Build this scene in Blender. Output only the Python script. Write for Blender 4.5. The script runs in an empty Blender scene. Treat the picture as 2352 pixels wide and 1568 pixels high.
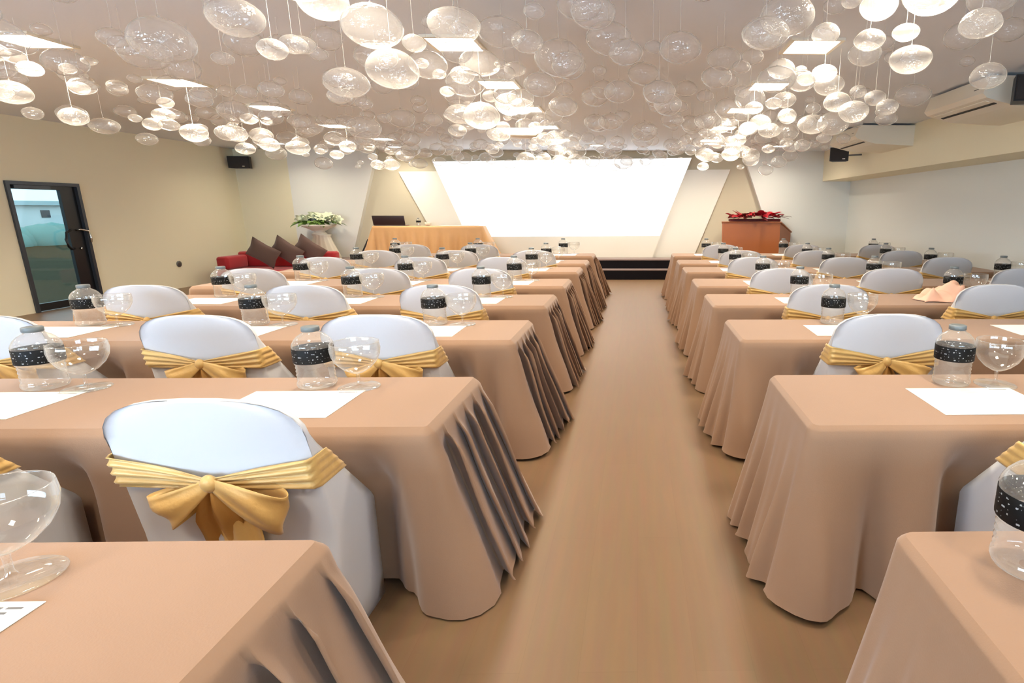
import bpy, math, random
from mathutils import Vector, Matrix

PI = math.pi
random.seed(7)
scene = bpy.context.scene
C = bpy.data.collections.new('room'); scene.collection.children.link(C)

# ------------------------------------------------------------------ helpers
def lin(r, g, b):
    f = lambda c: (c/255)/12.92 if c/255 <= .04045 else ((c/255+.055)/1.055)**2.4
    return (f(r), f(g), f(b), 1.0)

class MB:
    def __init__(s): s.v = []; s.f = []; s.sm = []
    def add(s, vs, fs, smooth=False):
        o = len(s.v); s.v += [tuple(v) for v in vs]
        for f in fs: s.f.append(tuple(i+o for i in f)); s.sm.append(smooth)
        return s
    def box(s, x0, x1, y0, y1, z0, z1):
        vs = [(x, y, z) for z in (z0, z1) for y in (y0, y1) for x in (x0, x1)]
        return s.add(vs, [(0,2,3,1),(4,5,7,6),(0,1,5,4),(2,6,7,3),(0,4,6,2),(1,3,7,5)])
    def rbox(s, x0, x1, y0, y1, z0, z1, r):
        """box with rounded vertical edges and chamfered top / bottom"""
        n = 5; rings = []
        for (z, ins) in ((z0, r*.6), (z0+r*.35, r*.15), (z0+r*.7, 0), (z1-r*.7, 0), (z1-r*.35, r*.15), (z1, r*.6)):
            ring = []
            for (cx, cy, a0) in ((x1-r, y1-r, 0), (x0+r, y1-r, PI/2), (x0+r, y0+r, PI), (x1-r, y0+r, 1.5*PI)):
                for k in range(n):
                    a = a0+PI/2*k/(n-1)
                    ring.append((cx+(r-ins)*math.cos(a), cy+(r-ins)*math.sin(a), z))
            rings.append(ring)
        return s.loft(rings, True, caps=True, smooth=True)
    def loft(s, rings, closed=True, caps=False, smooth=True):
        n = len(rings[0]); vs = [v for r in rings for v in r]; fs = []
        for i in range(len(rings)-1):
            for j in range(n if closed else n-1):
                k = (j+1) % n
                fs.append((i*n+j, i*n+k, (i+1)*n+k, (i+1)*n+j))
        if caps:
            fs.append(tuple(reversed(range(n)))); fs.append(tuple((len(rings)-1)*n+j for j in range(n)))
        return s.add(vs, fs, smooth)
    def lathe(s, prof, n=24, ox=0, oy=0, oz=0, caps=False):
        rings = [[(ox+r*math.cos(2*PI*j/n), oy+r*math.sin(2*PI*j/n), oz+z) for j in range(n)] for r, z in prof]
        return s.loft(rings, True, caps)
    def prism(s, poly, axis, a, b):
        """extrude a 2-D polygon along an axis; poly is in the two other axes (in xyz order)"""
        def P(p, t):
            if axis == 'y': return (p[0], t, p[1])
            if axis == 'x': return (t, p[0], p[1])
            return (p[0], p[1], t)
        n = len(poly); vs = [P(p, a) for p in poly]+[P(p, b) for p in poly]
        fs = [tuple(range(n)), tuple(reversed(range(n, 2*n)))]+[(i, i+n, (i+1) % n+n, (i+1) % n) for i in range(n)]
        return s.add(vs, fs)
    def tube(s, pts, r, n=10, caps=True):
        pts = [Vector(p) for p in pts]; rings = []; up = Vector((0, 0, 1))
        for i, p in enumerate(pts):
            d = (pts[min(i+1, len(pts)-1)]-pts[max(i-1, 0)]).normalized()
            a = d.cross(up if abs(d.z) < .95 else Vector((1, 0, 0))).normalized(); b = a.cross(d)
            rr = r[i] if isinstance(r, (list, tuple)) else r
            rings.append([tuple(p+a*rr*math.cos(2*PI*j/n)+b*rr*math.sin(2*PI*j/n)) for j in range(n)])
        return s.loft(rings, True, caps)
    def grid(s, fn, nu, nv, smooth=True):
        vs = [fn(i/nu, j/nv) for i in range(nu+1) for j in range(nv+1)]
        fs = [(i*(nv+1)+j, (i+1)*(nv+1)+j, (i+1)*(nv+1)+j+1, i*(nv+1)+j+1) for i in range(nu) for j in range(nv)]
        return s.add(vs, fs, smooth)
    def ellipsoid(s, c, r, n=16, m=10):
        rings = []
        for i in range(m+1):
            a = -PI/2+PI*i/m
            rr = max(math.cos(a), .02)
            rings.append([(c[0]+r[0]*rr*math.cos(2*PI*j/n), c[1]+r[1]*rr*math.sin(2*PI*j/n), c[2]+r[2]*math.sin(a)) for j in range(n)])
        return s.loft(rings, True, True)
    def mesh(s, name, mat):
        me = bpy.data.meshes.new(name); me.from_pydata(s.v, [], s.f); me.update()
        me.polygons.foreach_set('use_smooth', s.sm)
        if mat: me.materials.append(mat)
        return me
    def build(s, name, mat, parent=None, solid=0):
        o = bpy.data.objects.new(name, s.mesh(name, mat)); C.objects.link(o)
        if parent: o.parent = parent
        if solid:
            m = o.modifiers.new('thick', 'SOLIDIFY'); m.thickness = solid; m.offset = 0
        return o

def tag(o, label=None, cat=None, group=None, kind=None):
    if label: o['label'] = label
    if cat: o['category'] = cat
    if group: o['group'] = group
    if kind: o['kind'] = kind
    return o
def empty(name, loc=(0, 0, 0), rz=0, label=None, cat=None, group=None, kind=None):
    o = bpy.data.objects.new(name, None); C.objects.link(o); o.empty_display_size = .05
    o.location = loc; o.rotation_euler = (0, 0, rz)
    return tag(o, label, cat, group, kind)
def copy_tree(o, parent=None):
    c = o.copy(); C.objects.link(c); c.parent = parent
    for ch in list(o.children): copy_tree(ch, c)
    return c

# ------------------------------------------------------------------ materials
def mat(name, col, rough=.6, metal=0., spec=.5, bump=None, var=None, sheen=0., emit=None, emit_s=0., coat=0.):
    m = bpy.data.materials.new(name); m.use_nodes = True
    nt = m.node_tree; p = nt.nodes['Principled BSDF']
    p.inputs['Base Color'].default_value = col
    p.inputs['Roughness'].default_value = rough; p.inputs['Metallic'].default_value = metal
    p.inputs['Specular IOR Level'].default_value = spec
    p.inputs['Sheen Weight'].default_value = sheen
    p.inputs['Coat Weight'].default_value = coat
    if emit:
        p.inputs['Emission Color'].default_value = emit; p.inputs['Emission Strength'].default_value = emit_s
    tc = nt.nodes.new('ShaderNodeTexCoord')
    if var:      # (scale, amount): gentle colour variation of the material itself
        n = nt.nodes.new('ShaderNodeTexNoise'); n.inputs['Scale'].default_value = var[0]; n.inputs['Detail'].default_value = 5
        nt.links.new(tc.outputs['Object'], n.inputs['Vector'])
        mx = nt.nodes.new('ShaderNodeMix'); mx.data_type = 'RGBA'
        mx.inputs[6].default_value = tuple(c*(1-var[1]) for c in col[:3])+(1,)
        mx.inputs[7].default_value = tuple(min(1, c*(1+var[1])) for c in col[:3])+(1,)
        nt.links.new(n.outputs['Fac'], mx.inputs[0]); nt.links.new(mx.outputs[2], p.inputs['Base Color'])
    if bump:     # (scale, strength)
        n = nt.nodes.new('ShaderNodeTexNoise'); n.inputs['Scale'].default_value = bump[0]; n.inputs['Detail'].default_value = 6
        nt.links.new(tc.outputs['Object'], n.inputs['Vector'])
        b = nt.nodes.new('ShaderNodeBump'); b.inputs['Strength'].default_value = bump[1]; b.inputs['Distance'].default_value = .02
        nt.links.new(n.outputs['Fac'], b.inputs['Height']); nt.links.new(b.outputs['Normal'], p.inputs['Normal'])
    return m

def thin_glass(name, tint=(1, 1, 1, 1), milk=.1, milk_col=(1, .97, .92, 1), ior=1.5, rough=.03, rim=1.0, base=.045, lump=0.):
    """thin-walled clear glass: see-through, Fresnel reflection, a little haze"""
    m = bpy.data.materials.new(name); m.use_nodes = True; nt = m.node_tree
    for n in list(nt.nodes): nt.nodes.remove(n)
    out = nt.nodes.new('ShaderNodeOutputMaterial')
    tr = nt.nodes.new('ShaderNodeBsdfTransparent'); tr.inputs['Color'].default_value = tint
    gl = nt.nodes.new('ShaderNodeBsdfGlossy'); gl.inputs['Roughness'].default_value = rough
    df = nt.nodes.new('ShaderNodeBsdfDiffuse'); df.inputs['Color'].default_value = milk_col
    tl = nt.nodes.new('ShaderNodeBsdfTranslucent'); tl.inputs['Color'].default_value = milk_col
    mk = nt.nodes.new('ShaderNodeMixShader'); mk.inputs[0].default_value = .5
    nt.links.new(df.outputs[0], mk.inputs[1]); nt.links.new(tl.outputs[0], mk.inputs[2])
    m1 = nt.nodes.new('ShaderNodeMixShader')
    lw = nt.nodes.new('ShaderNodeLayerWeight'); lw.inputs['Blend'].default_value = .5
    def power(e, k, c):
        pw = nt.nodes.new('ShaderNodeMath'); pw.operation = 'POWER'; pw.inputs[1].default_value = e
        mu = nt.nodes.new('ShaderNodeMath'); mu.operation = 'MULTIPLY_ADD'; mu.inputs[1].default_value = k; mu.inputs[2].default_value = c; mu.use_clamp = True
        nt.links.new(lw.outputs['Facing'], pw.inputs[0]); nt.links.new(pw.outputs[0], mu.inputs[0]); return mu.outputs[0]
    nt.links.new(power(3.0, .55*rim, milk), m1.inputs[0])
    nt.links.new(tr.outputs[0], m1.inputs[1]); nt.links.new(mk.outputs[0], m1.inputs[2])
    m2 = nt.nodes.new('ShaderNodeMixShader'); nt.links.new(power(5.0, .7, base), m2.inputs[0])   # Schlick, both sides of the thin wall
    nt.links.new(m1.outputs[0], m2.inputs[1]); nt.links.new(gl.outputs[0], m2.inputs[2])
    nt.links.new(m2.outputs[0], out.inputs[0])
    if lump:     # slightly uneven blown glass
        tc = nt.nodes.new('ShaderNodeTexCoord'); nz = nt.nodes.new('ShaderNodeTexNoise'); nz.inputs['Scale'].default_value = 3.2; nz.inputs['Detail'].default_value = 2
        bp = nt.nodes.new('ShaderNodeBump'); bp.inputs['Strength'].default_value = lump; bp.inputs['Distance'].default_value = .05
        nt.links.new(tc.outputs['Object'], nz.inputs['Vector']); nt.links.new(nz.outputs['Fac'], bp.inputs['Height']); nt.links.new(bp.outputs['Normal'], gl.inputs['Normal'])
    return m

M = {}
M['wall'] = mat('cream_paint', lin(248, 238, 206), .7, bump=(60, .03))
M['wallR'] = mat('pale_paint', lin(242, 243, 236), .7, bump=(60, .03))
M['ceil'] = mat('taupe_ceiling_paint', lin(234, 238, 244), .8, bump=(50, .03))
M['panel'] = mat('white_panel_paint', lin(240, 238, 230), .55)
M['recess'] = mat('beige_recess_paint', lin(216, 205, 178), .7)
M['wing'] = mat('ivory_panel_paint', lin(250, 246, 234), .5)
M['cloth'] = mat('tan_tablecloth', lin(153, 119, 92), .85, bump=(220, .06), sheen=.25, var=(3, .04))
M['satin'] = mat('peach_satin_cloth', lin(228, 176, 118), .5, bump=(14, .12), sheen=.2, var=(6, .06))
M['white'] = mat('white_spandex', lin(216, 216, 219), .75, bump=(30, .03), sheen=.15)
M['gold'] = mat('gold_satin', lin(222, 180, 108), .38, metal=.1, bump=(26, .15), sheen=.2)
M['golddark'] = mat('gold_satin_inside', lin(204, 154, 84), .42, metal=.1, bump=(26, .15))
M['paper'] = mat('white_paper', lin(255, 253, 244), .8)
M['ink'] = mat('grey_ink', lin(120, 118, 116), .8)
M['black'] = mat('black_aluminium', lin(14, 14, 16), .35)
M['greyframe'] = mat('dark_grey_aluminium', lin(70, 74, 80), .35, metal=.5)
M['chrome'] = mat('chrome', lin(225, 222, 215), .15, metal=1.)
M['speaker'] = mat('black_speaker_shell', lin(30, 28, 30), .5)
M['grille'] = mat('charcoal_speaker_grille', lin(46, 42, 42), .7, bump=(300, .4))
M['acwhite'] = mat('white_plastic', lin(243, 234, 214), .4)
M['dark'] = mat('dark_slot', lin(40, 36, 30), .6)
M['red'] = mat('red_upholstery', lin(168, 14, 24), .7, bump=(80, .08), sheen=.3)
M['brown'] = mat('brown_cushion_fabric', lin(104, 78, 68), .8, bump=(90, .1), sheen=.3)
M['wood'] = mat('reddish_wood', lin(170, 100, 54), .4, bump=(20, .02), var=(2.5, .08))
M['riser'] = mat('black_stage_riser', lin(10, 7, 14), .45, spec=.2)
M['nosing'] = mat('brown_stage_nosing', lin(150, 130, 124), .5)
M['petal'] = mat('cream_petal', lin(236, 240, 206), .6, sheen=.2)
M['leaf'] = mat('green_leaf', lin(98, 128, 52), .5, var=(8, .3))
M['redleaf'] = mat('red_bract', lin(186, 22, 40), .5, var=(10, .25))
M['darkleaf'] = mat('dark_red_leaf', lin(96, 28, 30), .5, var=(10, .2))
M['ivory'] = mat('ivory_drape', lin(238, 232, 214), .7, bump=(40, .05))
M['laptop'] = mat('dark_laptop_shell', lin(52, 38, 42), .35)
M['laptopgrey'] = mat('grey_laptop_base', lin(140, 134, 132), .35, metal=.4)
M['cap'] = mat('grey_bottle_cap', lin(112, 120, 122), .35)
M['napkin'] = mat('pink_fabric', lin(246, 196, 170), .7, bump=(20, .2))
M['steel'] = mat('grey_steel', lin(120, 120, 116), .35, metal=.7)
M['cord'] = mat('clear_cord', lin(220, 214, 204), .4)
M['globe'] = thin_glass('clear_globe_glass', milk=.12, rim=1.0, base=.11, lump=.5, rough=.07)
M['bottle'] = thin_glass('clear_bottle_plastic', tint=(.97, .97, .96, 1), milk=.14, rim=.9, base=.08, lump=.1)
M['glass'] = thin_glass('clear_goblet_glass', tint=(.99, .99, .98, 1), milk=.03, rim=1.2, base=.09)
M['pane'] = thin_glass('window_glass', milk=.0, rim=0)
M['doorpane'] = thin_glass('blue_tinted_door_glass', tint=(.88, .96, .98, 1), milk=.01, rim=0)
M['grass'] = mat('dark_lawn', lin(52, 46, 18), .95, spec=.1, bump=(4, .5), var=(.6, .35))
M['hedge'] = mat('blue_green_hedge', lin(120, 158, 150), .9, bump=(3, .6), var=(.8, .2))
M['building'] = mat('white_building_paint', lin(236, 240, 240), .7)
M['roof'] = mat('pale_roof', lin(190, 210, 214), .7)

def emission(name, col, s):
    m = bpy.data.materials.new(name); m.use_nodes = True; nt = m.node_tree
    for n in list(nt.nodes): nt.nodes.remove(n)
    o = nt.nodes.new('ShaderNodeOutputMaterial'); e = nt.nodes.new('ShaderNodeEmission')
    e.inputs[0].default_value = col; e.inputs[1].default_value = s
    nt.links.new(e.outputs[0], o.inputs[0]); return m
LAMP = 14.0
M['lamp'] = emission('warm_lamp_diffuser', (1, .93, .82, 1), LAMP)
M['downlight'] = emission('warm_downlight_diffuser', (1, .93, .82, 1), 30.0)

def floor_mat():
    m = mat('oak_laminate', lin(186, 142, 98), .42, spec=.35); nt = m.node_tree; p = nt.nodes['Principled BSDF']
    tc = nt.nodes.new('ShaderNodeTexCoord')
    mp = nt.nodes.new('ShaderNodeMapping'); mp.inputs['Rotation'].default_value = (0, 0, PI/2)
    br = nt.nodes.new('ShaderNodeTexBrick')
    br.inputs['Color1'].default_value = lin(132, 103, 75); br.inputs['Color2'].default_value = lin(130, 101, 73)
    br.inputs['Mortar'].default_value = lin(124, 96, 69)
    br.inputs['Scale'].default_value = 1.0; br.inputs['Mortar Size'].default_value = .0007
    br.inputs['Brick Width'].default_value = 1.6; br.inputs['Row Height'].default_value = .2
    nz = nt.nodes.new('ShaderNodeTexNoise'); nz.inputs['Scale'].default_value = 4; nz.inputs['Detail'].default_value = 8
    m2 = nt.nodes.new('ShaderNodeMapping'); m2.inputs['Scale'].default_value = (6, .5, 1)
    mx = nt.nodes.new('ShaderNodeMix'); mx.data_type = 'RGBA'; mx.blend_type = 'MULTIPLY'; mx.inputs[0].default_value = .22
    nt.links.new(tc.outputs['Object'], mp.inputs['Vector']); nt.links.new(mp.outputs[0], br.inputs['Vector'])
    nt.links.new(tc.outputs['Object'], m2.inputs['Vector']); nt.links.new(m2.outputs[0], nz.inputs['Vector'])
    nt.links.new(br.outputs['Color'], mx.inputs[6]); nt.links.new(nz.outputs['Color'], mx.inputs[7])
    nt.links.new(mx.outputs[2], p.inputs['Base Color'])
    return m
M['floor'] = floor_mat()

def label_mat():
    """black wrapper with rows of small illegible pale print"""
    m = mat('black_bottle_label', lin(10, 10, 12), .6, spec=.25); nt = m.node_tree; p = nt.nodes['Principled BSDF']
    tc = nt.nodes.new('ShaderNodeTexCoord'); sp = nt.nodes.new('ShaderNodeSeparateXYZ')
    nt.links.new(tc.outputs['Object'], sp.inputs[0])
    at = nt.nodes.new('ShaderNodeMath'); at.operation = 'ARCTAN2'
    nt.links.new(sp.outputs[1], at.inputs[0]); nt.links.new(sp.outputs[0], at.inputs[1])
    cb = nt.nodes.new('ShaderNodeCombineXYZ'); nt.links.new(at.outputs[0], cb.inputs[0]); nt.links.new(sp.outputs[2], cb.inputs[2])
    mp = nt.nodes.new('ShaderNodeMapping'); mp.inputs['Scale'].default_value = (7, 1, 40)
    nt.links.new(cb.outputs[0], mp.inputs['Vector'])
    nz = nt.nodes.new('ShaderNodeTexNoise'); nz.inputs['Scale'].default_value = 1.4; nz.inputs['Detail'].default_value = 2
    nt.links.new(mp.outputs[0], nz.inputs['Vector'])
    zz = nt.nodes.new('ShaderNodeMath'); zz.operation = 'MULTIPLY'; zz.inputs[1].default_value = 2*PI/.0115
    nt.links.new(sp.outputs[2], zz.inputs[0])
    sn = nt.nodes.new('ShaderNodeMath'); sn.operation = 'SINE'; nt.links.new(zz.outputs[0], sn.inputs[0])
    g1 = nt.nodes.new('ShaderNodeMath'); g1.operation = 'GREATER_THAN'; g1.inputs[1].default_value = .45; nt.links.new(sn.outputs[0], g1.inputs[0])
    g2 = nt.nodes.new('ShaderNodeMath'); g2.operation = 'GREATER_THAN'; g2.inputs[1].default_value = .60; nt.links.new(nz.outputs['Fac'], g2.inputs[0])
    ml = nt.nodes.new('ShaderNodeMath'); ml.operation = 'MULTIPLY'; nt.links.new(g1.outputs[0], ml.inputs[0]); nt.links.new(g2.outputs[0], ml.inputs[1])
    mx = nt.nodes.new('ShaderNodeMix'); mx.data_type = 'RGBA'
    mx.inputs[6].default_value = lin(8, 8, 10); mx.inputs[7].default_value = lin(170, 174, 176)
    nt.links.new(ml.outputs[0], mx.inputs[0]); nt.links.new(mx.outputs[2], p.inputs['Base Color'])
    return m
M['label'] = label_mat()

def screen_mat():
    m = bpy.data.materials.new('projected_picture'); m.use_nodes = True; nt = m.node_tree
    for n in list(nt.nodes): nt.nodes.remove(n)
    o = nt.nodes.new('ShaderNodeOutputMaterial'); e = nt.nodes.new('ShaderNodeEmission')
    tc = nt.nodes.new('ShaderNodeTexCoord'); sp = nt.nodes.new('ShaderNodeSeparateXYZ'); nt.links.new(tc.outputs['Object'], sp.inputs[0])
    mr = nt.nodes.new('ShaderNodeMapRange'); mr.inputs['From Min'].default_value = .9; mr.inputs['From Max'].default_value = 1.35
    nt.links.new(sp.outputs[2], mr.inputs['Value'])
    cr = nt.nodes.new('ShaderNodeValToRGB')
    cr.color_ramp.elements[0].color = (.80, .97, 1, 1); cr.color_ramp.elements[1].color = (.96, .99, 1, 1)
    nt.links.new(mr.outputs[0], cr.inputs[0]); nt.links.new(cr.outputs[0], e.inputs[0])
    e.inputs[1].default_value = 1.7
    nt.links.new(e.outputs[0], o.inputs[0]); return m
M['screen'] = screen_mat()

# ------------------------------------------------------------------ room shell
XL, XR, XS, YB, YF, HC = -9.0, 4.95, 4.3, -2.4, 13.5, 2.83
def struct(name, mb, m, label=None):
    o = mb.build(name, m); o['kind'] = 'structure'
    if label: o['label'] = label
    return o
struct('floor', MB().box(XL-.2, XR+.2, YB-.2, YF+.2, -.1, 0), M['floor'])
struct('ceiling', MB().box(XL-.2, XR+.2, YB-.2, YF+.2, HC, HC+.1), M['ceil'])
DY0, DY1, DZ = 8.46, 9.55, 1.915
w = MB(); w.box(XL-.12, XL, YB, DY0, 0, HC); w.box(XL-.12, XL, DY1, 12.92, 0, HC); w.box(XL-.12, XL, DY0, DY1, DZ, HC)
w.box(XL-.12, XL-.05, 12.92, YF, 0, HC)
struct('wall_left', w, M['wall'])
struct('wall_front', MB().box(XL-.12, XR+.12, YF, YF+.12, 0, HC), M['recess'])
struct('wall_right', MB().box(XR, XR+.12, YB, YF, 0, HC), M['wallR'])
struct('beam', MB().box(XS, XR, YB, YF, 2.17, HC), M['wall'])
# rear wall with two daylight windows behind the camera
WIN = [(-6.6, -2.2, .85, 1.75), (.2, 3.4, .85, 1.75)]
w = MB(); xs = [XL-.12]+[q for a in WIN for q in a[:2]]+[XR+.12]
w.box(xs[0], xs[1], YB-.12, YB, 0, HC); w.box(xs[2], xs[3], YB-.12, YB, 0, HC); w.box(xs[4], xs[5], YB-.12, YB, 0, HC)
for a in WIN: w.box(a[0], a[1], YB-.12, YB, 0, a[2]); w.box(a[0], a[1], YB-.12, YB, a[3], HC)
struct('wall_back', w, M['wall'])
for i, a in enumerate(WIN):
    r = empty('window_%d' % (i+1), ((a[0]+a[1])/2, YB, a[2]), kind='structure'); hw = (a[1]-a[0])/2; hh = a[3]-a[2]
    f = MB(); t = .05
    f.box(-hw, hw, -.1, -.03, 0, t); f.box(-hw, hw, -.1, -.03, hh-t, hh)
    for q in (-hw, -t/2, hw-t): f.box(q, q+t, -.1, -.03, t, hh-t)
    f.build('window_frame', M['greyframe'], r)
    MB().box(-hw+t, hw-t, -.07, -.065, t, hh-t).build('window_pane', M['pane'], r)
# front wall panels
Z0 = .43
def poly_panel(name, pts, y0, y1, m): return struct(name, MB().prism(pts, 'y', y0, y1), m)
poly_panel('trim_1', [(-7.85, 0), (-6.72, 0), (-6.64, .43), (-5.83, HC), (-7.85, HC)], YF-.14, YF, M['panel'])
poly_panel('trim_2', [(3.42, 0), (XR, 0), (XR, 2.17), (XS, 2.17), (XS, HC), (2.42, HC), (3.34, .43)], YF-.14, YF, M['wallR'])
poly_panel('trim_3', [(-4.42, .3), (1.30, .3), (1.36, Z0), (2.17, 2.43), (-5.42, 2.36)], YF-.07, YF, M['wing'])
struct('trim_4', MB().box(XL-.05, -7.85, YF-.1, YF, 0, HC), M['wall'])
# projection screen: slanted white board with the projected picture on it
sc = empty('projection_screen', (0, YF-.07, 0), label='large slanted white projection screen glowing in the middle of the front wall', cat='projection screen')
MB().prism([(-3.73, .3), (.32, .3), (.37, Z0), (1.27, 2.68), (-4.61, 2.58)], 'y', -.07, -.0).build('screen_board', M['wing'], sc)
MB().add([(-3.93, -.0725, .90), (.55, -.0725, .93), (1.26, -.0725, 2.672), (-4.60, -.0725, 2.572)], [(0, 1, 2, 3)]).build('projected_picture', M['screen'], sc)

# ------------------------------------------------------------------ stage
st = empty('stage', (0, 12.55, 0), label='low black two-step stage with brown nosings along the front wall', cat='stage')
MB().box(-7.7, XS-.05, 0, .3, 0, .205).build('lower_step', M['riser'], st)
MB().box(-7.7, XS-.05, -.01, .3, .205, .222).build('nosing', M['nosing'], st)
MB().box(-7.7, XS-.05, .27, .80, 0.222, .405).build('upper_step', M['riser'], st)
MB().box(-7.7, XS-.05, .26, .80, .405, .43).build('nosing', M['nosing'], st)

# ------------------------------------------------------------------ door with the outdoors behind it
d = empty('door_1', (XL, DY0, 0), kind='structure')
dw = DY1-DY0
f = MB(); f.box(-.11, .03, 0, .05, 0, DZ); f.box(-.11, .03, dw-.05, dw, 0, DZ); f.box(-.11, .03, .05, dw-.05, DZ-.05, DZ)
f.build('door_frame', M['greyframe'], d)
f = MB(); f.box(-.07, -.02, .05, .09, 0.01, DZ-.05); f.box(-.07, -.02, dw-.29, dw-.05, .01, DZ-.05)
f.box(-.07, -.02, .09, dw-.29, .01, .12); f.box(-.07, -.02, .09, dw-.29, DZ-.11, DZ-.05)
f.build('door_leaf', M['black'], d)
MB().box(-.048, -.042, .09, dw-.29, .12, DZ-.11).build('glass_pane', M['doorpane'], d)
MB().box(-.02, .03, .1, .62, DZ-.1, DZ-.055).build('door_closer', M['greyframe'], d)
hp = MB(); hp.tube([(-.02, dw-.27, 1.19), (.03, dw-.32, 1.19), (.045, dw-.40, 1.16), (.045, dw-.43, 1.05), (.045, dw-.41, .94), (.03, dw-.36, .90), (-.02, dw-.27, .90)], .018)
hp.build('pull_handle', M['black'], d)
hp = MB(); hp.tube([(-.02, dw-.17, 1.19), (.04, dw-.15, 1.2), (.05, dw-.04, 1.17), (.05, dw-.01, 1.07), (.05, dw-.03, .99)], .014)
hp.build('lever_handle', M['chrome'], d)
MB().tube([(-.02, dw-.15, .9), (.0, dw-.15, .9)], .02).build('lock', M['chrome'], d)

o = struct('ground', MB().box(-60, XL-.15, -30, 60, -.25, -.15), M['grass'])
hd = MB()
for k in range(26):
    y = 12+k*.85
    hd.ellipsoid((-28+random.uniform(-.4, .4), y, -.05), (1.0, .95, random.uniform(.75, 1.05)), 10, 6)
tag(hd.build('hedge', M['hedge']), 'blue green hedge across the lawn outside the glass door', 'hedge')
for k, (y0, y1, z1, x) in enumerate(((17, 22.5, 1.75, -34), (23.3, 29, 1.4, -36), (29.5, 36, 1.85, -35))):
    b = empty('building', (x, (y0+y1)/2, -.15), label=('white low building seen through the left of the glass door', 'white low building in the middle of the door glass view', 'pale building at the right of the door glass view')[k], cat='building', group='buildings outside the door')
    hw = (y1-y0)/2
    MB().box(-3, 0, -hw, hw, 0, z1).build('building_wall', M['building'], b)
    MB().box(-3.2, .3, -hw-.2, hw+.2, z1, z1+.25).build('roof', M['roof'], b)
    for q in range(3):
        yc = -hw*.62+q*hw*.62
        MB().box(0, .04, yc-.25, yc+.25, z1*.62, z1*.85).build('building_window', M['greyframe'], b)

# wall socket by the sofa
s = empty('wall_socket', (XL, 11.27, .47), label='small round grey socket on the left wall beside the red sofa', cat='socket')
m = MB(); m.lathe([(.03, 0), (.06, 0), (.06, .012), (.05, .018), (.02, .018)], 18, caps=True)
o = m.build('socket_plate', M['steel'], s); o.rotation_euler = (0, PI/2, 0)

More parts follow.
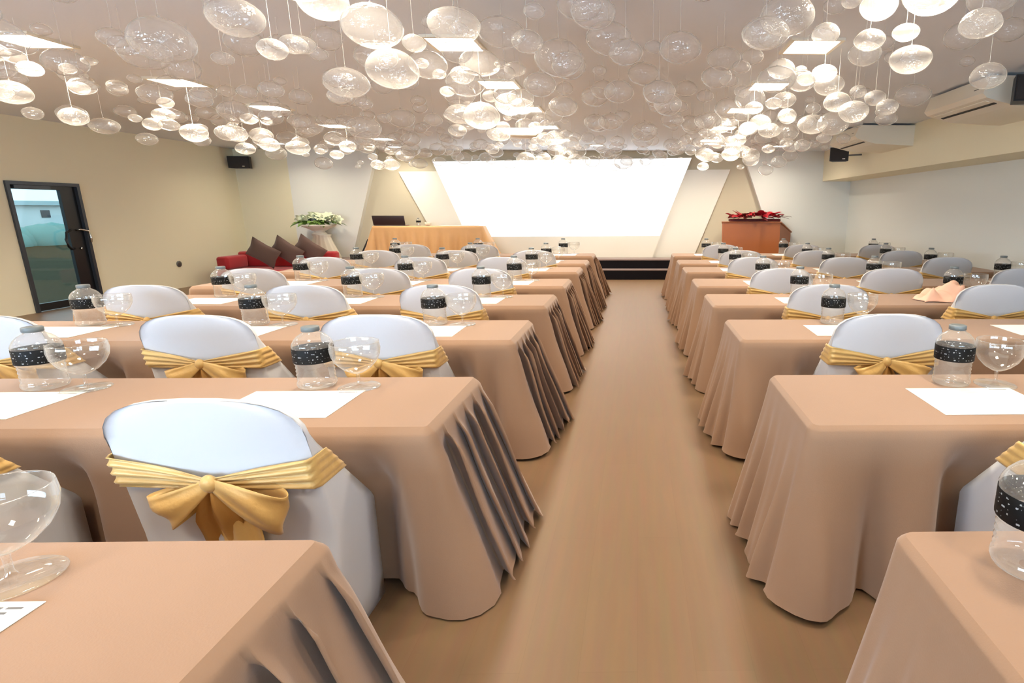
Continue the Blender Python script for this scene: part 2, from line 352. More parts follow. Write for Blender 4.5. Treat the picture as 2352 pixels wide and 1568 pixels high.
# ------------------------------------------------------------------ long draped tables
TD, ZT = .69, .75
def draped(name, x0, x1, ynear, yfar, ztop, zbot, aisle, style, chairs, seed, cmat, label, cat='table', group=None, ends=(.26, .12), fr=.0):
    """table under a floor-length cloth: a flat top and a skirt running all round. aisle=+1: right end faces the aisle, -1: left end"""
    rnd = random.Random(seed)
    root = empty(name, ((x0+x1)/2, (ynear+yfar)/2, zbot), label=label, cat=cat, group=group)
    cx, cy = (x0+x1)/2, (ynear+yfar)/2; hx, hy = (x1-x0)/2, (yfar-ynear)/2
    R = .045; pts = []        # perimeter: point, outward normal, arc position
    def seg(a, b, n, nx, ny):
        for k in range(n):
            t = k/n; pts.append((a[0]+(b[0]-a[0])*t, a[1]+(b[1]-a[1])*t, nx, ny))
    def arc(ox, oy, a0, n=6):
        for k in range(n):
            a = a0+PI/2*k/n; pts.append((ox+R*math.cos(a), oy+R*math.sin(a), math.cos(a), math.sin(a)))
    nl = 170; ne = 170 if style == 'pleat' else 90
    arc(hx-R, -hy+R, -PI/2); seg((hx, -hy+R), (hx, hy-R), ne, 1, 0)
    arc(hx-R, hy-R, 0); seg((hx-R, hy), (-hx+R, hy), 40, 0, 1)
    arc(-hx+R, hy-R, PI/2); seg((-hx, hy-R), (-hx, -hy+R), ne, -1, 0)
    arc(-hx+R, -hy+R, PI); seg((-hx+R, -hy), (hx-R, -hy), nl, 0, -1)
    er = .02 if style != 'pleat' else .03
    ph = [rnd.uniform(0, 6.28) for _ in range(8)]
    Hh = ztop-zbot
    cw = [.125*(1+rnd.uniform(-.12, .12)) for _ in range(12)]
    cuts = [-hy]
    for q in cw: cuts.append(cuts[-1]+q)
    def offs(px, py, nx, ny, t):
        o = 0.
        sm = t*t*(3-2*t)
        wa = max(0, nx*aisle)**2; wf = max(0, -nx*aisle)**2; wn = max(0, -ny)**2; wb = max(0, ny)**2
        o += wa*(ends[0]*(.72+.28*(py+hy)/(2*hy))*t**1.1+.012*sm*math.sin(py*9+ph[0]))
        o += wf*(ends[1]*t+.02*sm*math.sin(py*26+ph[1]))
        o += wb*.04*t
        if style == 'pleat': pass
        elif style == 'soft':
            o += wa*(.022*sm*math.sin(py*34+ph[2]+2*math.sin(py*7))+.016*sm*math.sin(py*61+ph[3]))
        elif style == 'satin':
            o += (wn+wa+wf)*sm*(.028*math.sin(px*21+py*21+ph[2]+1.2*math.sin(px*5))+.012*math.sin(px*47+ph[3]))
        if style != 'satin':
            d = (hx-px*aisle)            # distance from the aisle-side corner along the near edge
            bb = 0.
            for c in chairs:
                e = abs(cx+px-c)
                if e < .48:
                    b = 1-max(0, (e-.34)/.14); bb = max(bb, b*b*(3-2*b))
            G_ = lambda c0, w0: math.exp(-((d-c0)/w0)**2)
            if style == 'pleat': cf = .035*G_(.03, .07)-.085*G_(.15, .045)+.02*G_(.27, .07)
            else: cf = .10*G_(.05, .08)-.12*G_(.27, .055)+.055*G_(.42, .10)
            o += wn*(1-bb)*(.035*t+.016*sm*math.sin(px*8+ph[4]+1.3*math.sin(px*3.1+ph[5]))+cf*sm)
            g = min(1., max(0., (t-.06)/.26)); o -= wn*bb*g*.145
        return o
    def pleat(px, py, nx, t):
        """overlapping knife pleats that open towards the room's rear: (outward, sideways) shift"""
        wa = max(0, nx*aisle)**2
        if style != 'pleat' or wa == 0: return 0., 0.
        st_ = min(1., max(0., (t-.015)/.16)); st_ = st_*st_*(3-2*st_)
        for i in range(len(cuts)-1):
            if cuts[i] <= py < cuts[i+1]:
                w_ = cuts[i+1]-cuts[i]; f = (py-cuts[i])/w_
                a_ = .030+.012*math.sin(i*2.1+ph[5]); pd = .085; hold = 1-.25*t
                if f < .62: yt = f/.62*w_; o = a_*(1-1.9*f/.62)
                elif f < .82: q = (f-.62)/.20; yt = w_+pd*q; o = -.9*a_-.02*q
                else: q = (f-.82)/.18; yt = w_+pd*(1-q); o = -.9*a_-.02+(1.9*a_+.02)*q
                o += .004*math.sin(py*60+t*9)
                edge = min(1., (hy-py)/.06) if cuts[i+1] > hy-.02 else 1.
                return wa*o*st_*hold, wa*(yt-f*w_)*st_*max(0, edge)
        return 0., 0.
    lev = [(0, -er, 0), (.35*er, -er*.62, None), (er*.7, -er*.25, None), (er, -er*.04, None)]
    rings = []
    rings.append([(px-nx*er, py-ny*er, ztop) for px, py, nx, ny in pts])
    for (dz, off, _) in lev[1:]:
        rings.append([(px+nx*off, py+ny*off, ztop-dz) for px, py, nx, ny in pts])
    NT = 20
    for k in range(1, NT+1):
        t = k/NT; ring = []
        for px, py, nx, ny in pts:
            o = offs(px, py, nx, ny, t); po, ps = pleat(px, py, nx, t); o += po
            z = ztop-er-(Hh-er-.008)*t
            if k == NT: z += .012*(1+math.sin(px*11+py*17+ph[6]))
            ring.append((px+nx*o, py+ny*o+ps, z))
        rings.append(ring)
    rings = [[(x, y, z-zbot) for x, y, z in r] for r in rings]
    top = MB(); n = len(pts)
    top.add(rings[0], [tuple(range(n))])
    top.build('cloth_top', cmat, root)
    sk = MB(); sk.loft(rings, True, False, True); sk.build('cloth_skirt', cmat, root)
    return root

FAR = [1.2574, 2.6153, 4.0247, 5.2866, 6.5111, 7.8679, 9.0066, 10.3875]
CL = {1: [-1.34, -2.46], 2: [-1.44, -2.42, -3.56], 3: [-1.52, -2.55, -3.76], 4: [-1.54, -2.54, -3.75], 5: [-1.64, -2.63, -3.78], 6: [-1.46, -2.55, -3.66], 7: [-2.6, -3.72]}
CR = {1: [1.60], 2: [1.42], 3: [1.51, 2.83], 4: [1.45, 2.56, 3.89], 5: [1.44, 2.58, 3.86], 6: [1.50, 2.56, 3.81], 7: [1.42, 2.79, 4.05]}
ORD = ['nearest', 'second', 'third', 'fourth', 'fifth', 'sixth', 'seventh', 'eighth']
def row(k, side):
    return ('row nearest the camera' if k == 0 else ORD[k]+' row from camera')+', '+side+' of aisle'
for k in range(8):
    for side, aisle in (('left', 1), ('right', -1)):
        x0, x1 = (-4.62, -.745) if aisle == 1 else (.64, 4.78)
        st_ = 'pleat' if aisle == 1 else 'soft'
        lab = 'long table in tan cloth'+(' with pleated end' if aisle == 1 else ' with draped end')+', '+row(k, side)
        draped('draped_table', x0, x1, FAR[k]-TD, FAR[k], ZT, 0, aisle, st_, (CL if aisle == 1 else CR).get(k, []), 11*k+aisle, M['cloth'], lab,
               group='tan tables in rows '+side+' of the aisle', ends=((.26, .12) if aisle == 1 else (.17, .05)))

# ------------------------------------------------------------------ chairs
def chair_w(z):
    if z < .82: return .312-.02*max(0, (.5-z))
    q = min(1, (z-.82)/.145); return .312*(1-q**2.7)**(1/2.9)
def yback(z): return -.075*max(0, z-.45)/.5 if z > .45 else -.05*(.45-z)/.45
def make_chair():
    root = empty('banquet_chair')
    zs = [.0, .1, .2, .3, .40, .44, .47, .50, .55, .60, .65, .70, .75, .80, .84, .875, .905, .93, .948, .959, .964]
    rings = []
    for z in zs:
        wd = max(chair_w(z), .06); yb = yback(z)
        if z <= .45: side = mid = .31+.03*(.45-z)
        else:
            side = max(yb+.03, .31-(z-.45)*.86+yb*.2)
            mid = max(yb+.035, .31-(z-.45)*8) if z < .5 else yb+.035
        ring = []; n = 12; r = .022
        for i in range(n+1):       # back edge, left to right
            u = -1+2*i/n; ring.append((wd*u, yb+(.012*abs(u)**6), z))
        for i in range(1, 5):      # right side
            ring.append((wd, yb+(side-yb)*i/5, z))
        for i in range(n+1):       # front edge, right to left
            u = 1-2*i/n; b = min(1, max(0, (abs(u)-.55)/.42)); b = b*b
            ring.append((wd*u, mid+(side-mid)*b, z))
        for i in range(4, 0, -1): ring.append((-wd, yb+(side-yb)*i/5, z))
        rings.append(ring)
    m = MB(); m.loft(rings, True, True, True); cov = m.build('chair_cover', M['white'], root)
    # gold sash: band across the back, pleated and narrowing to a knot, wrapping round both sides
    sash = MB()
    def band(u, v):
        s = -1+2*u           # -1..1 along the band
        a = abs(s); f = v*2-1
        hwid = .016+.040*min(1, a/.8)**.9
        zc = .690+.026*min(1, a/.78)**1.1
        z = zc+f*hwid+(.006 if s < 0 else -.004)*a
        W = chair_w(min(z, .79))+.005; yb = yback(z)-.010-.02*(1-a)**4
        fold = .008*math.sin(f*11+2.5*s+1.2*math.sin(s*5))*min(1, a*3+.2)
        if a < .80: x = s/.80*W*(1-.0) ; y = yb+fold-.002
        else:
            q = (a-.80)/.20; x = math.copysign(W+.003+fold*.35, s); sd = .31-(z-.45)*.86+yback(z)*.2; y = yb+.012+q*(sd-yb-.004)
        if .74 < a < .80: x = math.copysign(W*(.74/.8+ (a-.74)/.8), s)
        return (x, y, z)
    sash.grid(band, 64, 14); sb = sash.build('sash', M['gold'], root, solid=.003)
    K = Vector((.0, yback(.69)-.033, .690))
    kn = MB(); kn.ellipsoid(K, (.028, .019, .030), 12, 8); kn.build('knot', M['gold'], sb)
    def loop(ang, L, W, T, tw):
        dvec = Vector((math.cos(ang), 0, math.sin(ang))); pv = Vector((-math.sin(ang), 0, math.cos(ang)))
        def fn(u, v):
            a = math.sin(PI*u); lat = (v-.5)*2
            wd = .014+W*a**.8
            p = K+dvec*(L*a)+Vector((0, -1, 0))*(T*math.sin(2*PI*u)*.9+.012*a)+pv*(wd*lat+tw*a*math.sin(PI*u))
            p += Vector((0, -1, 0))*(.010*a*math.sin(lat*4+u*7))
            return tuple(p)
        g = MB(); g.grid(fn, 30, 8); return g.build('bow_loop', M['gold'], sb, solid=.002)
    loop(math.radians(214), .175, .052, .042, -.012)
    loop(math.radians(-17), .250, .058, .040, -.030)
    def tail(x1, ln, W, ph):
        def fn(u, v):
            lat = (v-.5)*2; wd = .016+W*min(1, u*2.2)
            x = x1*u+lat*wd; z = K.z-.01-ln*u+.018*lat*u
            y = yback(max(z, .2))-.018-.016*math.sin(u*5+ph)-.010*math.sin(lat*5+ph)-.004
            return (x, y, z)
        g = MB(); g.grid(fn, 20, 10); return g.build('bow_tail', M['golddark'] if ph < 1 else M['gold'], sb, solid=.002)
    tail(-.03, .27, .050, .4); tail(.055, .26, .055, 2.2)
    return root
proto_chair = make_chair(); chair_used = [False]
def seatname(i, n, side):
    return ('aisle seat', 'middle seat', 'seat farthest from aisle')[i]
def place_chair(x, y, rz, label, group):
    if not chair_used[0]: c = proto_chair; chair_used[0] = True
    else: c = copy_tree(proto_chair)
    c.location = (x, y, 0); c.rotation_euler = (0, 0, rz); tag(c, label, 'chair', group)
rc = random.Random(3)
for side, D in (('left', CL), ('right', CR)):
    for k, xsx in D.items():
        for i, x in enumerate(xsx):
            idx = i+(1 if (side == 'left' and k == 7) else 0)
            place_chair(x, FAR[k]-TD-.22, rc.uniform(-.03, .03), 'white-covered chair'+(' with gold sash' if k < 4 else '')+', '+seatname(idx, len(xsx), side)+', '+row(k, side), 'white-covered chairs '+side+' of the aisle')

# ------------------------------------------------------------------ bottles, glasses, papers
def make_bottle():
    root = empty('water_bottle')
    prof = [(.02, .004), (.060, 0), (.076, .006), (.081, .018), (.079, .030)]
    for k in range(4):
        z = .038+k*.017; prof += [(.0745, z), (.078, z+.0085)]
    prof += [(.0745, .106), (.080, .113), (.0815, .118), (.0815, .186), (.0825, .192), (.079, .204), (.070, .220), (.056, .235), (.040, .245), (.034, .250), (.034, .258)]
    MB().lathe(prof, 28).build('bottle_body', M['bottle'], root)
    MB().lathe([(.0825, .120), (.0832, .121), (.0832, .183), (.0825, .184)], 28).build('bottle_label', M['label'], root)
    MB().lathe([(.0, .276), (.033, .276), (.0365, .273), (.0365, .256), (.033, .254)], 20).build('bottle_cap', M['cap'], root)
    return root
def make_goblet():
    root = empty('goblet')
    MB().lathe([(.002, .066), (.025, .070), (.055, .088), (.082, .116), (.098, .148), (.103, .178), (.100, .205), (.0985, .209), (.097, .205), (.099, .178), (.094, .150)], 32).build('bowl', M['glass'], root)
    MB().lathe([(.010, .068), (.007, .055), (.007, .022), (.012, .012)], 14).build('stem', M['glass'], root)
    MB().lathe([(.012, .012), (.05, .008), (.084, .005), (.088, .002), (.086, 0), (.0, 0)], 32).build('foot', M['glass'], root)
    return root
protos = {'b': make_bottle(), 'g': make_goblet()}; used = {'b': False, 'g': False}
def place(kind, x, y, z, rz, label, cat, group):
    if not used[kind]: c = protos[kind]; used[kind] = True
    else: c = copy_tree(protos[kind])
    c.location = (x, y, z); c.rotation_euler = (0, 0, rz); tag(c, label, cat, group)
ZTT = ZT+.001
BL = {1: [-1.44, -2.64], 2: [-1.40, -2.63, -3.75], 3: [-1.41, -2.58, -3.73], 4: [-1.37, -2.58, -3.73], 5: [-1.42, -2.62, -3.77], 6: [-1.40, -2.57, -3.73], 7: [-1.31, -2.83, -4.3]}
BR = {0: [.88], 1: [1.45], 2: [1.38], 3: [1.50, 2.93], 4: [1.43, 2.70, 4.18], 5: [1.35, 2.63, 4.05], 6: [1.36, 2.68, 3.92], 7: [1.26, 2.66, 4.3]}
rb = random.Random(5)
def items(D, side):
    for k, xsx in D.items():
        for i, x in enumerate(xsx):
            where = seatname(i, 3, side).replace('seat farthest', 'place farthest').replace(' seat', ' place')+', '+row(k, side)
            y = FAR[k]-.165
            place('b', x, y, ZTT, rb.uniform(0, 6.28), 'black-labelled water bottle, '+where, 'bottle', 'water bottles on the tables '+side+' of the aisle')
            if not (k == 0):
                place('g', x+.195, y-.02, ZTT, 0, 'clear stemmed glass, '+where, 'glass', 'stemmed glasses on the tables '+side+' of the aisle')
                yp = FAR[k]-.405
                mb = MB(); mb.box(-.235, .235, -.165, .165, 0, .0015)
                sh = mb.build('paper_sheet', M['paper']); sh.location = (x+rb.uniform(-.01, .02), yp, ZTT); sh.rotation_euler = (0, 0, rb.uniform(-.015, .015))
                tag(sh, ('white sheet with small grey heading, ' if k == 1 else 'blank white sheet, ')+where, 'paper', 'white sheets on the tables '+side+' of the aisle')
                if k == 1:
                    h = MB(); h.box(.13, .21, .140, .146, .0016, .0018); h.build('printed_heading', M['ink'], sh)
items(BL, 'left'); items(BR, 'right')
# the place nearest the camera, left
place('g', -1.345, 1.085, ZTT, 0, 'clear stemmed glass at the left edge, table nearest the camera', 'glass', None)
sh = MB().box(-.235, .235, -.165, .165, 0, .0015).build('paper_sheet', M['paper']); sh.location = (-1.437, .848, ZTT)
tag(sh, 'white sheet printed with grey lines, left table nearest the camera', 'paper')
pr = MB(); rp = random.Random(9)
for ln in range(5):
    x = -.2
    while x < .20:
        wl = rp.uniform(.012, .04)
        if x+wl > .21: break
        pr.box(x, x+wl, .142-ln*.015, .147-ln*.015+.001, .0016, .0018); x += wl+.008
pr.build('printed_text', M['ink'], sh)
# right-hand third row: a second place just inside the frame
sh = MB().box(-.235, .235, -.165, .165, 0, .0015).build('paper_sheet', M['paper']); sh.location = (2.70, FAR[2]-.405, ZTT)
tag(sh, 'blank white sheet at the right edge, third row from camera, right of aisle', 'paper')

# pink crumpled fabric on the fourth right-hand table
def nap(u, v):
    x = -.21+.42*u; y = -.12+.24*v
    e = min(1, 5*min(u, 1-u))*min(1, 5*min(v, 1-v))
    z = .006+e*(.045+.10*u+.03*math.sin(u*9+v*4)+.025*math.sin(v*11-u*6)+.015*math.sin(u*23+v*17))
    return (x+.02*math.sin(v*7), y+.025*math.sin(u*8), max(.004, z))
o = MB().grid(nap, 30, 22).build('crumpled_cloth', M['napkin'], solid=.003); o.location = (2.70, FAR[3]-.42, ZTT)
tag(o, 'crumpled pink cloth lying on the fourth right-hand table beside a bottle', 'cloth')

# ------------------------------------------------------------------ on the stage
ht = draped('draped_table', -5.90, -3.42, 12.85, 13.17, 1.16, Z0, 1, 'satin', [], 77, M['satin'], 'head table in peach satin cloth on the stage, left of the screen', ends=(.40, .34))
zt = 1.161
lp = empty('laptop', (-5.52, 13.07, zt), .03, label='open dark laptop on the left end of the peach head table', cat='laptop')
MB().rbox(-.34, .34, -.16, .12, 0, .025, .012).build('laptop_base', M['laptopgrey'], lp)
l = MB().rbox(-.35, .35, -.012, .0, 0, .21, .006).build('laptop_lid', M['laptop'], lp); l.location = (0, -.155, .022); l.rotation_euler = (math.radians(14), 0, 0)
c = copy_tree(protos['b']); c.location = (-4.93, 13.08, zt); c.scale = (.62, .62, .62); tag(c, 'small water bottle beside the laptop on the peach head table', 'bottle')
cu = empty('cup', (-4.72, 13.06, zt), label='small white cup between bottle and papers on the head table', cat='cup')
MB().lathe([(.0, 0), (.045, 0), (.06, .03), (.068, .075), (.062, .075), (.05, .02), (.0, .015)], 20).build('cup_body', M['acwhite'], cu)
MB().tube([(.06, 0, .06), (.09, 0, .055), (.09, 0, .03), (.055, 0, .02)], .007).build('cup_handle', M['acwhite'], cu)
o = MB().box(-.42, .42, -.12, .12, 0, .012).build('paper_stack', M['paper']); o.location = (-4.02, 13.08, zt); tag(o, 'flat white papers on the right half of the head table', 'paper')
o = MB().prism([(-6.45, 0), (-6.28, 0), (-6.14, .42), (-6.22, .42)], 'y', 13.29, 13.34).build('dark_slanted_slab', M['speaker']); o.location = (0, 0, Z0)  # thin dark slanted slab standing behind the table end
tag(o, 'dark slanted slab behind the left end of the head table', 'board')

le = empty('lectern', (2.6, 13.1, Z0), label='reddish wooden lectern with sloping side on the stage, right of the screen', cat='lectern')
A = (-.66, -.22); B = (.62, -.36); Cc = (1.02, .22); D_ = (-.52, .24)
zt_f, zt_b = .82, .58
fp = MB()
def quad_wall(mb, p, q, zp, zq, t=.03):
    dx, dy = q[0]-p[0], q[1]-p[1]; L = math.hypot(dx, dy); nx, ny = -dy/L*t, dx/L*t
    vs = [(p[0], p[1], 0), (q[0], q[1], 0), (q[0], q[1], zq), (p[0], p[1], zp)]
    vs += [(x+nx, y+ny, z) for x, y, z in vs]
    mb.add(vs, [(0, 1, 2, 3), (7, 6, 5, 4), (0, 4, 5, 1), (1, 5, 6, 2), (2, 6, 7, 3), (3, 7, 4, 0)])
m = MB(); quad_wall(m, A, B, zt_f, zt_f); m.build('front_panel', M['wood'], le)
m = MB(); quad_wall(m, B, Cc, zt_f, zt_b); m.build('side_panel', M['wood'], le)
m = MB(); quad_wall(m, D_, A, zt_b, zt_f); m.build('side_panel', M['wood'], le)
m = MB(); m.add([(A[0]-.02, A[1]-.02, zt_f), (B[0]+.02, B[1]-.02, zt_f), (Cc[0]+.03, Cc[1], zt_b), (D_[0], D_[1], zt_b), (A[0]-.02, A[1]-.02, zt_f+.022), (B[0]+.02, B[1]-.02, zt_f+.022), (Cc[0]+.03, Cc[1], zt_b+.022), (D_[0], D_[1], zt_b+.022)],
    [(3, 2, 1, 0), (4, 5, 6, 7), (0, 1, 5, 4), (1, 2, 6, 5), (2, 3, 7, 6), (3, 0, 4, 7)]); m.build('reading_top', M['wood'], le)

def leaf_mesh(L, W, curl):
    g = MB()
    def fn(u, v):
        lat = (v-.5)*2; wd = W*math.sin(PI*min(1, u*.96+.03))**.8
        return (L*u, lat*wd, curl*L*u*u*-1+.25*wd*abs(lat)+.02*L*math.sin(u*9))
    g.grid(fn, 8, 4); return g
def arrange(root, n, mat_, name, L, W, spread, zc, seed, up=(.1, .9), curl=.3, flat=(1, 1)):
    r = random.Random(seed)
    mes = leaf_mesh(L, W, curl).mesh(name, mat_)
    for k in range(n):
        a = r.uniform(0, 2*PI); q = r.random()**.6
        o = bpy.data.objects.new(name, mes); C.objects.link(o); o.parent = root
        o.location = (spread*q*math.cos(a)*flat[0], spread*q*math.sin(a)*flat[1], zc+r.uniform(-.03, .03)+.05*(1-q))
        o.rotation_euler = (r.uniform(-.5, .5), -r.uniform(*up), a+r.uniform(-.5, .5)); s = r.uniform(.75, 1.2); o.scale = (s, s, s)
rf = empty('red_flower_arrangement', (2.68, 12.96, Z0+.83), label='low spread of red leafy flowers on top of the wooden lectern', cat='flowers')
arrange(rf, 60, M['redleaf'], 'red_bract', .20, .06, .56, .12, 21, up=(-.1, .8), flat=(1, .3))
arrange(rf, 22, M['darkleaf'], 'dark_leaf', .24, .035, .60, .10, 22, up=(.0, .7), flat=(1.1, .22))
tray = MB(); tray.rbox(-.58, .58, -.10, .10, .01, .07, .03); tray.build('planter', M['darkleaf'], rf)

fs = empty('flower_stand', (-7.08, 12.98, Z0), label='tall ivory draped pedestal on the stage corner under white flowers', cat='pedestal')
rings = []
for (z, rx, ry) in ((0, .38, .22), (.15, .32, .2), (.3, .25, .17), (.42, .20, .15), (.50, .175, .14), (.52, .20, .15), (.54, .20, .15)):
    rings.append([((rx+.018*math.sin(j*1.9+1)*(1-z))*math.cos(2*PI*j/48), (ry+.012*math.sin(j*1.9)*(1-z))*math.sin(2*PI*j/48), z) for j in range(48)])
MB().loft(rings, True, True).build('drape', M['ivory'], fs)
fv = empty('flower_bowl', (-7.12, 12.98, Z0+.54), label='wide white bowl of cream flowers on the ivory pedestal', cat='flowers')
MB().lathe([(.0, 0), (.16, 0), (.14, .03), (.10, .06), (.2, .12), (.32, .17), (.36, .22), (.33, .22), (.2, .16)], 28).build('bowl', M['ivory'], fv)
arrange(fv, 44, M['leaf'], 'green_leaf', .22, .06, .38, .26, 31, up=(-.2, .5), curl=.5, flat=(1, .5))
rfl = random.Random(4)
pm = MB()
for k in range(6):
    a = k*PI/3
    def fn(u, v, a=a):
        lat = (v-.5)*2; wd = .045*math.sin(PI*min(1, u*.95+.04)); rr = .13*u; z = .10*math.sin(u*2.0)-.03*u
        return (rr*math.cos(a)-lat*wd*math.sin(a), rr*math.sin(a)+lat*wd*math.cos(a), z+.15*wd*abs(lat))
    pm.grid(fn, 7, 4)
pme = pm.mesh('blossom', M['petal'])
for k in range(30):
    a = rfl.uniform(0, 2*PI); q = rfl.random()**.5
    o = bpy.data.objects.new('blossom', pme); C.objects.link(o); o.parent = fv
    o.location = (.46*q*math.cos(a), .17*q*math.sin(a), .27+.08*(1-q*q)+rfl.uniform(-.02, .03)); o.rotation_euler = (rfl.uniform(-.3, 1.0), rfl.uniform(-.5, .5), a)

# ------------------------------------------------------------------ sofa and cushions
so = empty('sofa', (-7.45, 12.0, 0), label='low red sofa in the left front corner with brown cushions', cat='sofa')
MB().rbox(-1.08, 1.02, -.45, .42, .05, .32, .06).build('seat', M['red'], so)
MB().rbox(-1.06, 1.0, .22, .46, .32, .64, .06).build('backrest', M['red'], so)
MB().rbox(-1.06, -.82, -.43, .22, .32, .58, .06).build('armrest', M['red'], so)
for q in ((-1.0, -.38), (.94, -.38), (-1.0, .36), (.94, .36)): MB().box(q[0]-.04, q[0]+.04, q[1]-.04, q[1]+.04, 0, .05).build('foot', M['black'], so)
def cushion(x, y, z, rot, label):
    g = MB(); n = 12
    for sgn in (1, -1):
        def fn(u, v, sgn=sgn):
            a, b = u*2-1, v*2-1; e = (1-abs(a)**2.4)*(1-abs(b)**2.4)
            pinch = 1-.10*(1-min(1, abs(a*b)*1.0))
            return (.31*a*pinch, sgn*.07*max(0, e)**.55, .20*b*pinch)
        g.grid(fn, n, n)
    o = g.build('cushion', M['brown']); o.location = (x, y, z); o.rotation_euler = rot; tag(o, label, 'cushion', 'brown cushions on the red sofa')
cushion(-7.62, 11.72, .655, (0, math.radians(30), 0), 'brown cushion leaning on the red sofa, nearest the left wall')
cushion(-7.24, 11.885, .675, (0, math.radians(33), 0), 'brown cushion in the middle of three on the red sofa')
cushion(-6.86, 12.05, .69, (0, math.radians(35), 0), 'brown cushion on the red sofa, nearest the flower pedestal')

# ------------------------------------------------------------------ wall speakers, air conditioners, projector
def speaker(loc, rz, sx, sy, sz, label, arm):
    r = empty('wall_speaker', loc, rz, label=label, cat='loudspeaker', group='black wall speakers')
    MB().prism([(-sx/2, 0), (sx/2, 0), (sx/2-.05, sy), (-sx/2+.05, sy)], 'z', 0, sz).build('speaker_shell', M['speaker'], r)
    MB().rbox(-sx/2+.01, sx/2-.01, -.02, 0.0, .012, sz-.012, .008).build('speaker_grille', M['grille'], r)
    MB().box(sx*.18, sx*.18+.05, -.026, -.018, .03, .045).build('badge', M['chrome'], r)
    m = MB(); m.tube(arm, .015, 8); m.build('bracket', M['steel'], r)
    return r
speaker((-8.77, 13.12, 2.405), .12, .44, .2, .25, 'black speaker high on the front wall above the sofa', [(0, .18, .12), (.0, .3, .12)])
speaker((3.84, 11.05, 2.43), -.35, .34, .22, .25, 'black speaker on the right beam near the front wall', [(0, .2, .12), (.2, .24, .12), (.40, .16, .12)])
speaker((3.70, 5.45, 2.515), -.25, .42, .22, .23, 'black speaker at the right edge beside the near air conditioner', [(0, .2, .14), (.2, .24, .14), (.55, .18, .14)])
def aircon(y0, y1, label):
    r = empty('air_conditioner', (XS, y0, 0), label=label, cat='air conditioner', group='white air conditioners on the right beam')
    prof = [(0, 2.80), (-.86, 2.80), (-.92, 2.64), (-.88, 2.60), (-.60, 2.53), (0, 2.50)]
    MB().prism(prof, 'y', 0, y1-y0).build('casing', M['acwhite'], r)
    MB().prism([(-.84, 2.588), (-.80, 2.578), (-.80, 2.570), (-.84, 2.580)], 'y', .08, y1-y0-.08).build('louver', M['acwhite'], r)
    MB().prism([(-.755, 2.571), (-.725, 2.564), (-.725, 2.556), (-.755, 2.563)], 'y', .08, y1-y0-.08).build('air_slot', M['dark'], r)
    MB().box(-.90, -.885, .12, .2, 2.685, 2.70).build('display', M['dark'], r)
aircon(5.80, 6.95, 'white air conditioner on the right beam, nearer the camera')
aircon(9.08, 10.25, 'white air conditioner on the right beam, nearer the front wall')

pj = empty('projector', (-1.62, 8.3, HC), label='white projector hanging from a grey pole among the glass globes', cat='projector')
MB().lathe([(.0, 0), (.09, 0), (.09, -.015), (.0, -.015)], 18).build('mount_plate', M['steel'], pj)
MB().tube([(0, 0, -.01), (0, 0, -.22)], .03, 12).build('pole', M['steel'], pj)
MB().rbox(-.27, .27, -.17, .17, -.33, -.22, .04).build('projector_body', M['acwhite'], pj)
o = MB().lathe([(.0, 0), (.05, 0), (.055, .03), (.04, .035), (.0, .03)], 18).build('lens', M['dark'], pj); o.location = (.12, .165, -.275); o.rotation_euler = (-PI/2, 0, 0)

# ------------------------------------------------------------------ ceiling lamps
LW = 26
def area(name, loc, rot, sx, sy, power, col):
    l = bpy.data.lights.new(name, 'AREA'); l.shape = 'RECTANGLE'; l.size = sx; l.size_y = sy; l.energy = power; l.color = col
    o = bpy.data.objects.new(name, l); C.objects.link(o); o.location = loc; o.rotation_euler = rot
    return o
LX = [-7.4, -4.8, -1.45, 1.42]; LY = [.0, 1.6, 3.2, 4.95, 6.45, 7.95, 9.6, 11.3]  # line nearest the left wall is added out of view to brighten that wall
pos_word = {-7.4: 'added unseen line by the left wall', -4.8: 'left line', -1.45: 'middle line', 1.42: 'right line'}
lamp_n = {}
for x in LX:
    for j, y in enumerate(LY if x > -7 else LY[:4]):
        if y < 4 or x < -7: lab = 'square recessed ceiling lamp overhead, '+pos_word[x]+' of lamps'
        else: lab = 'glowing square lamp behind the globes, '+pos_word[x]+', '+('nearest', 'second', 'third', 'fourth', 'fifth')[j-3]+' in view'
        r = empty('ceiling_lamp', (x, y, HC), label=lab, cat='ceiling lamp', group='square ceiling lamps, '+pos_word[x])
        h = .18; f = MB()
        f.box(-h-.03, h+.03, -h-.03, -h, -.02, 0); f.box(-h-.03, h+.03, h, h+.03, -.02, 0); f.box(-h-.03, -h, -h, h, -.02, 0); f.box(h, h+.03, -h, h, -.02, 0)
        f.build('lamp_frame', M['acwhite'], r)
        MB().box(-h, h, -h, h, -.012, -.001).build('lamp_diffuser', M['lamp'], r)
        l = area('lamp_light', (x, y, HC-.025), (0, 0, 0), .34, .34, LW*(.72 if y < 2 else 1)*(2.3 if x < -7 and y > 1 else 1), (1, .87, .68)); l.data.spread = math.radians(145)
for i, (x, y, lab) in enumerate(((-5.18, 12.75, 'round downlight at the front of the ceiling above the head table'), (1.50, 11.9, 'round downlight at the front of the ceiling right of screen'), (-.82, 12.3, 'round downlight at the front of the ceiling above the screen'), (-7.3, 12.2, 'round downlight at the front of the ceiling above the flower stand'), (3.0, 12.3, 'round downlight at the front of the ceiling above the lectern'))):
    r = empty('downlight', (x, y, HC), label=lab, cat='ceiling lamp')
    MB().lathe([(.13, 0), (.17, 0), (.17, -.012), (.13, -.012)], 24).build('downlight_ring', M['acwhite'], r)
    l = area('downlight_light', (x, y, HC-.02), (0, 0, 0), .2, .2, 15, (1, .90, .72)); l.data.spread = math.radians(150)
    MB().lathe([(.0, -.008), (.13, -.008)], 24).build('downlight_diffuser', M['downlight'], r)

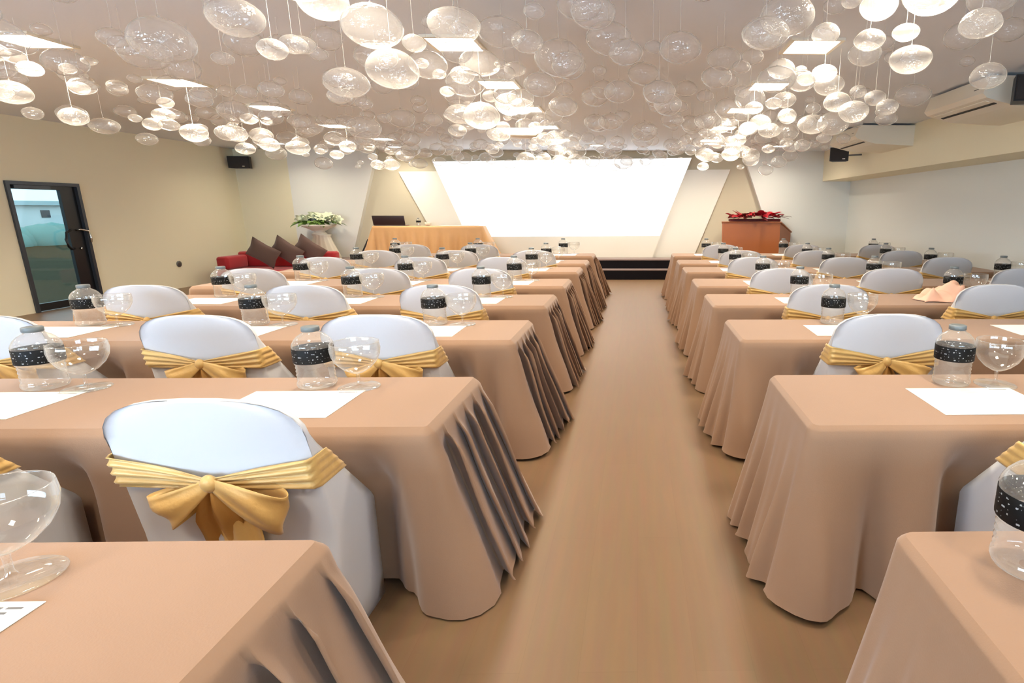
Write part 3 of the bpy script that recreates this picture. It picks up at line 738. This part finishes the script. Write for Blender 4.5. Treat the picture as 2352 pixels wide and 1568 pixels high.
# ------------------------------------------------------------------ hanging glass globes
def globe_mesh(seed):
    r = random.Random(seed); n = 22; prof = []
    for i in range(15):
        a = -PI/2+PI*i/14; rr = math.cos(a); z = math.sin(a)
        prof.append((max(rr, .015)*(1+.03*math.sin(3*a+seed)), z*(1 if z < 0 else 1.0)))
    prof[-1] = (.05, 1.0); prof += [(.045, 1.10), (.03, 1.14)]
    m = MB(); rings = []
    for rr, z in prof:
        rings.append([(rr*(1+.025*math.sin(2*2*PI*j/n+seed))*math.cos(2*PI*j/n), rr*math.sin(2*PI*j/n), z) for j in range(n)])
    m.loft(rings, True, False, True); return m.mesh('pendant_globe', M['globe'])
gmes = [globe_mesh(s) for s in range(4)]
cord_me = MB().tube([(0, 0, 0), (0, 0, 1)], .0012, 5, False).mesh('cord', M['cord'])
rg = random.Random(2024); G = []
tries = 0
while len(G) < 580 and tries < 60000:
    tries += 1
    x = rg.uniform(-5.6, 2.75); y = rg.uniform(2.7, 11.9)
    near = rg.random() < .35
    if near: x = rg.choice((-4.8, -1.45, 1.42))+rg.gauss(0, .38); y = rg.choice((3.2, 4.95, 6.45, 7.95, 9.6, 11.3))+rg.gauss(0, .42)
    if not (-5.7 < x < 2.8 and 2.6 < y < 12): continue
    if x > 2.2 and rg.random() < .35: continue
    a = rg.choice((.055, .07, .085, .10, .115, .13, .148)); h = a*rg.uniform(.62, .74)
    z = HC-h*1.14-rg.choice((.04, .08, .12, .18, .24, .30, .36, .42))-rg.uniform(0, .04)
    if x > 2.35 and 5.2 < y < 10.6 and x+a > 3.3: continue
    if abs(x+1.62) < .45 and abs(y-8.3) < .4: continue
    if abs(x-1.5) < .4 and abs(y-11.9) < .4: continue
    ok = True
    for (X, Y, Z, A, H) in G:
        dx, dy, dz = (x-X)/(a+A), (y-Y)/(a+A), (z-Z)/(h+H)
        if dx*dx+dy*dy+dz*dz < 1.6: ok = False; break
        if (x-X)**2+(y-Y)**2 < (max(a, A)*1.12)**2 : ok = False; break
    if ok: G.append((x, y, z, a, h))
G.sort(key=lambda g: -g[3]/math.sqrt(g[0]**2+g[1]**2+(g[2]-1.53)**2))
zones = {}
for i, (x, y, z, a, h) in enumerate(G[:300]):
    zx = 'left part' if x < -2.6 else ('middle' if x < .3 else 'right part')
    big = 'large' if a > .12 else ('medium' if a > .09 else 'small')
    low = 'low on a long cord' if HC-z > .38 else 'close to the ceiling'
    o = bpy.data.objects.new('pendant_globe', gmes[i % 4]); C.objects.link(o)
    o.location = (x, y, z); o.scale = (a, a, h); o.rotation_euler = (0, 0, rg.uniform(0, 6.28))
    tag(o, f'{big} clear glass globe hanging {low}, {zx} of ceiling', 'glass globe', 'clear glass globes under the ceiling')
    c = bpy.data.objects.new('cord', cord_me); C.objects.link(c); c.parent = o
    c.location = (0, 0, 1.13); c.scale = (1/a, 1/a, (HC-z-1.13*h)/h)
mb = MB()
for i, (x, y, z, a, h) in enumerate(G[300:]):
    me = gmes[i % 4]
    mb.add([(x+v.co.x*a, y+v.co.y*a, z+v.co.z*h) for v in me.vertices], [tuple(p.vertices) for p in me.polygons], True)
o = mb.build('pendant_globe_cluster', M['globe']); tag(o, 'many small distant clear glass globes under the ceiling', 'glass globes', 'clear glass globes under the ceiling', 'stuff')

# ------------------------------------------------------------------ daylight and world
for i, a in enumerate(WIN):
    area('window_daylight', ((a[0]+a[1])/2, YB-.2, (a[2]+a[3])/2), (PI/2, 0, 0), a[1]-a[0], a[3]-a[2], (410, 125)[i], (.52, .74, 1))
wd = bpy.data.worlds.new('sky'); scene.world = wd; wd.use_nodes = True
bg = wd.node_tree.nodes['Background']; bg.inputs[0].default_value = (.62, .88, 1, 1); bg.inputs[1].default_value = 1.7

# ------------------------------------------------------------------ camera
yaw, pitch, roll = (math.radians(a) for a in (1.166, 13.241, .118))
fwd = Vector((math.sin(yaw)*math.cos(pitch), math.cos(yaw)*math.cos(pitch), -math.sin(pitch)))
rt = Vector((math.cos(yaw), -math.sin(yaw), 0)); up = rt.cross(fwd)
r2 = rt*math.cos(roll)+up*math.sin(roll); u2 = up*math.cos(roll)-rt*math.sin(roll)
cam = bpy.data.cameras.new('camera'); co = bpy.data.objects.new('camera', cam); C.objects.link(co)
mw = Matrix((r2, u2, -fwd)).transposed().to_4x4(); mw.translation = (0, 0, 1.53); co.matrix_world = mw
cam.sensor_width = 36; cam.lens = 1287.8*36/2352; cam.shift_x = -(1487.6-1176)/2352; cam.clip_start = .02; cam.clip_end = 200
scene.camera = co

scene.view_settings.view_transform = 'Standard'; scene.view_settings.look = 'None'
scene.view_settings.exposure = 0.14; scene.view_settings.gamma = 1.0; scene.view_settings.use_curve_mapping = False
cy = scene.cycles
cy.use_denoising = True; cy.max_bounces = 6; cy.diffuse_bounces = 3; cy.glossy_bounces = 3; cy.transmission_bounces = 3; cy.transparent_max_bounces = 20
cy.use_adaptive_sampling = True; cy.adaptive_threshold = .12; cy.use_light_tree = False
cy.sample_clamp_indirect = 6; cy.caustics_reflective = False; cy.caustics_refractive = False
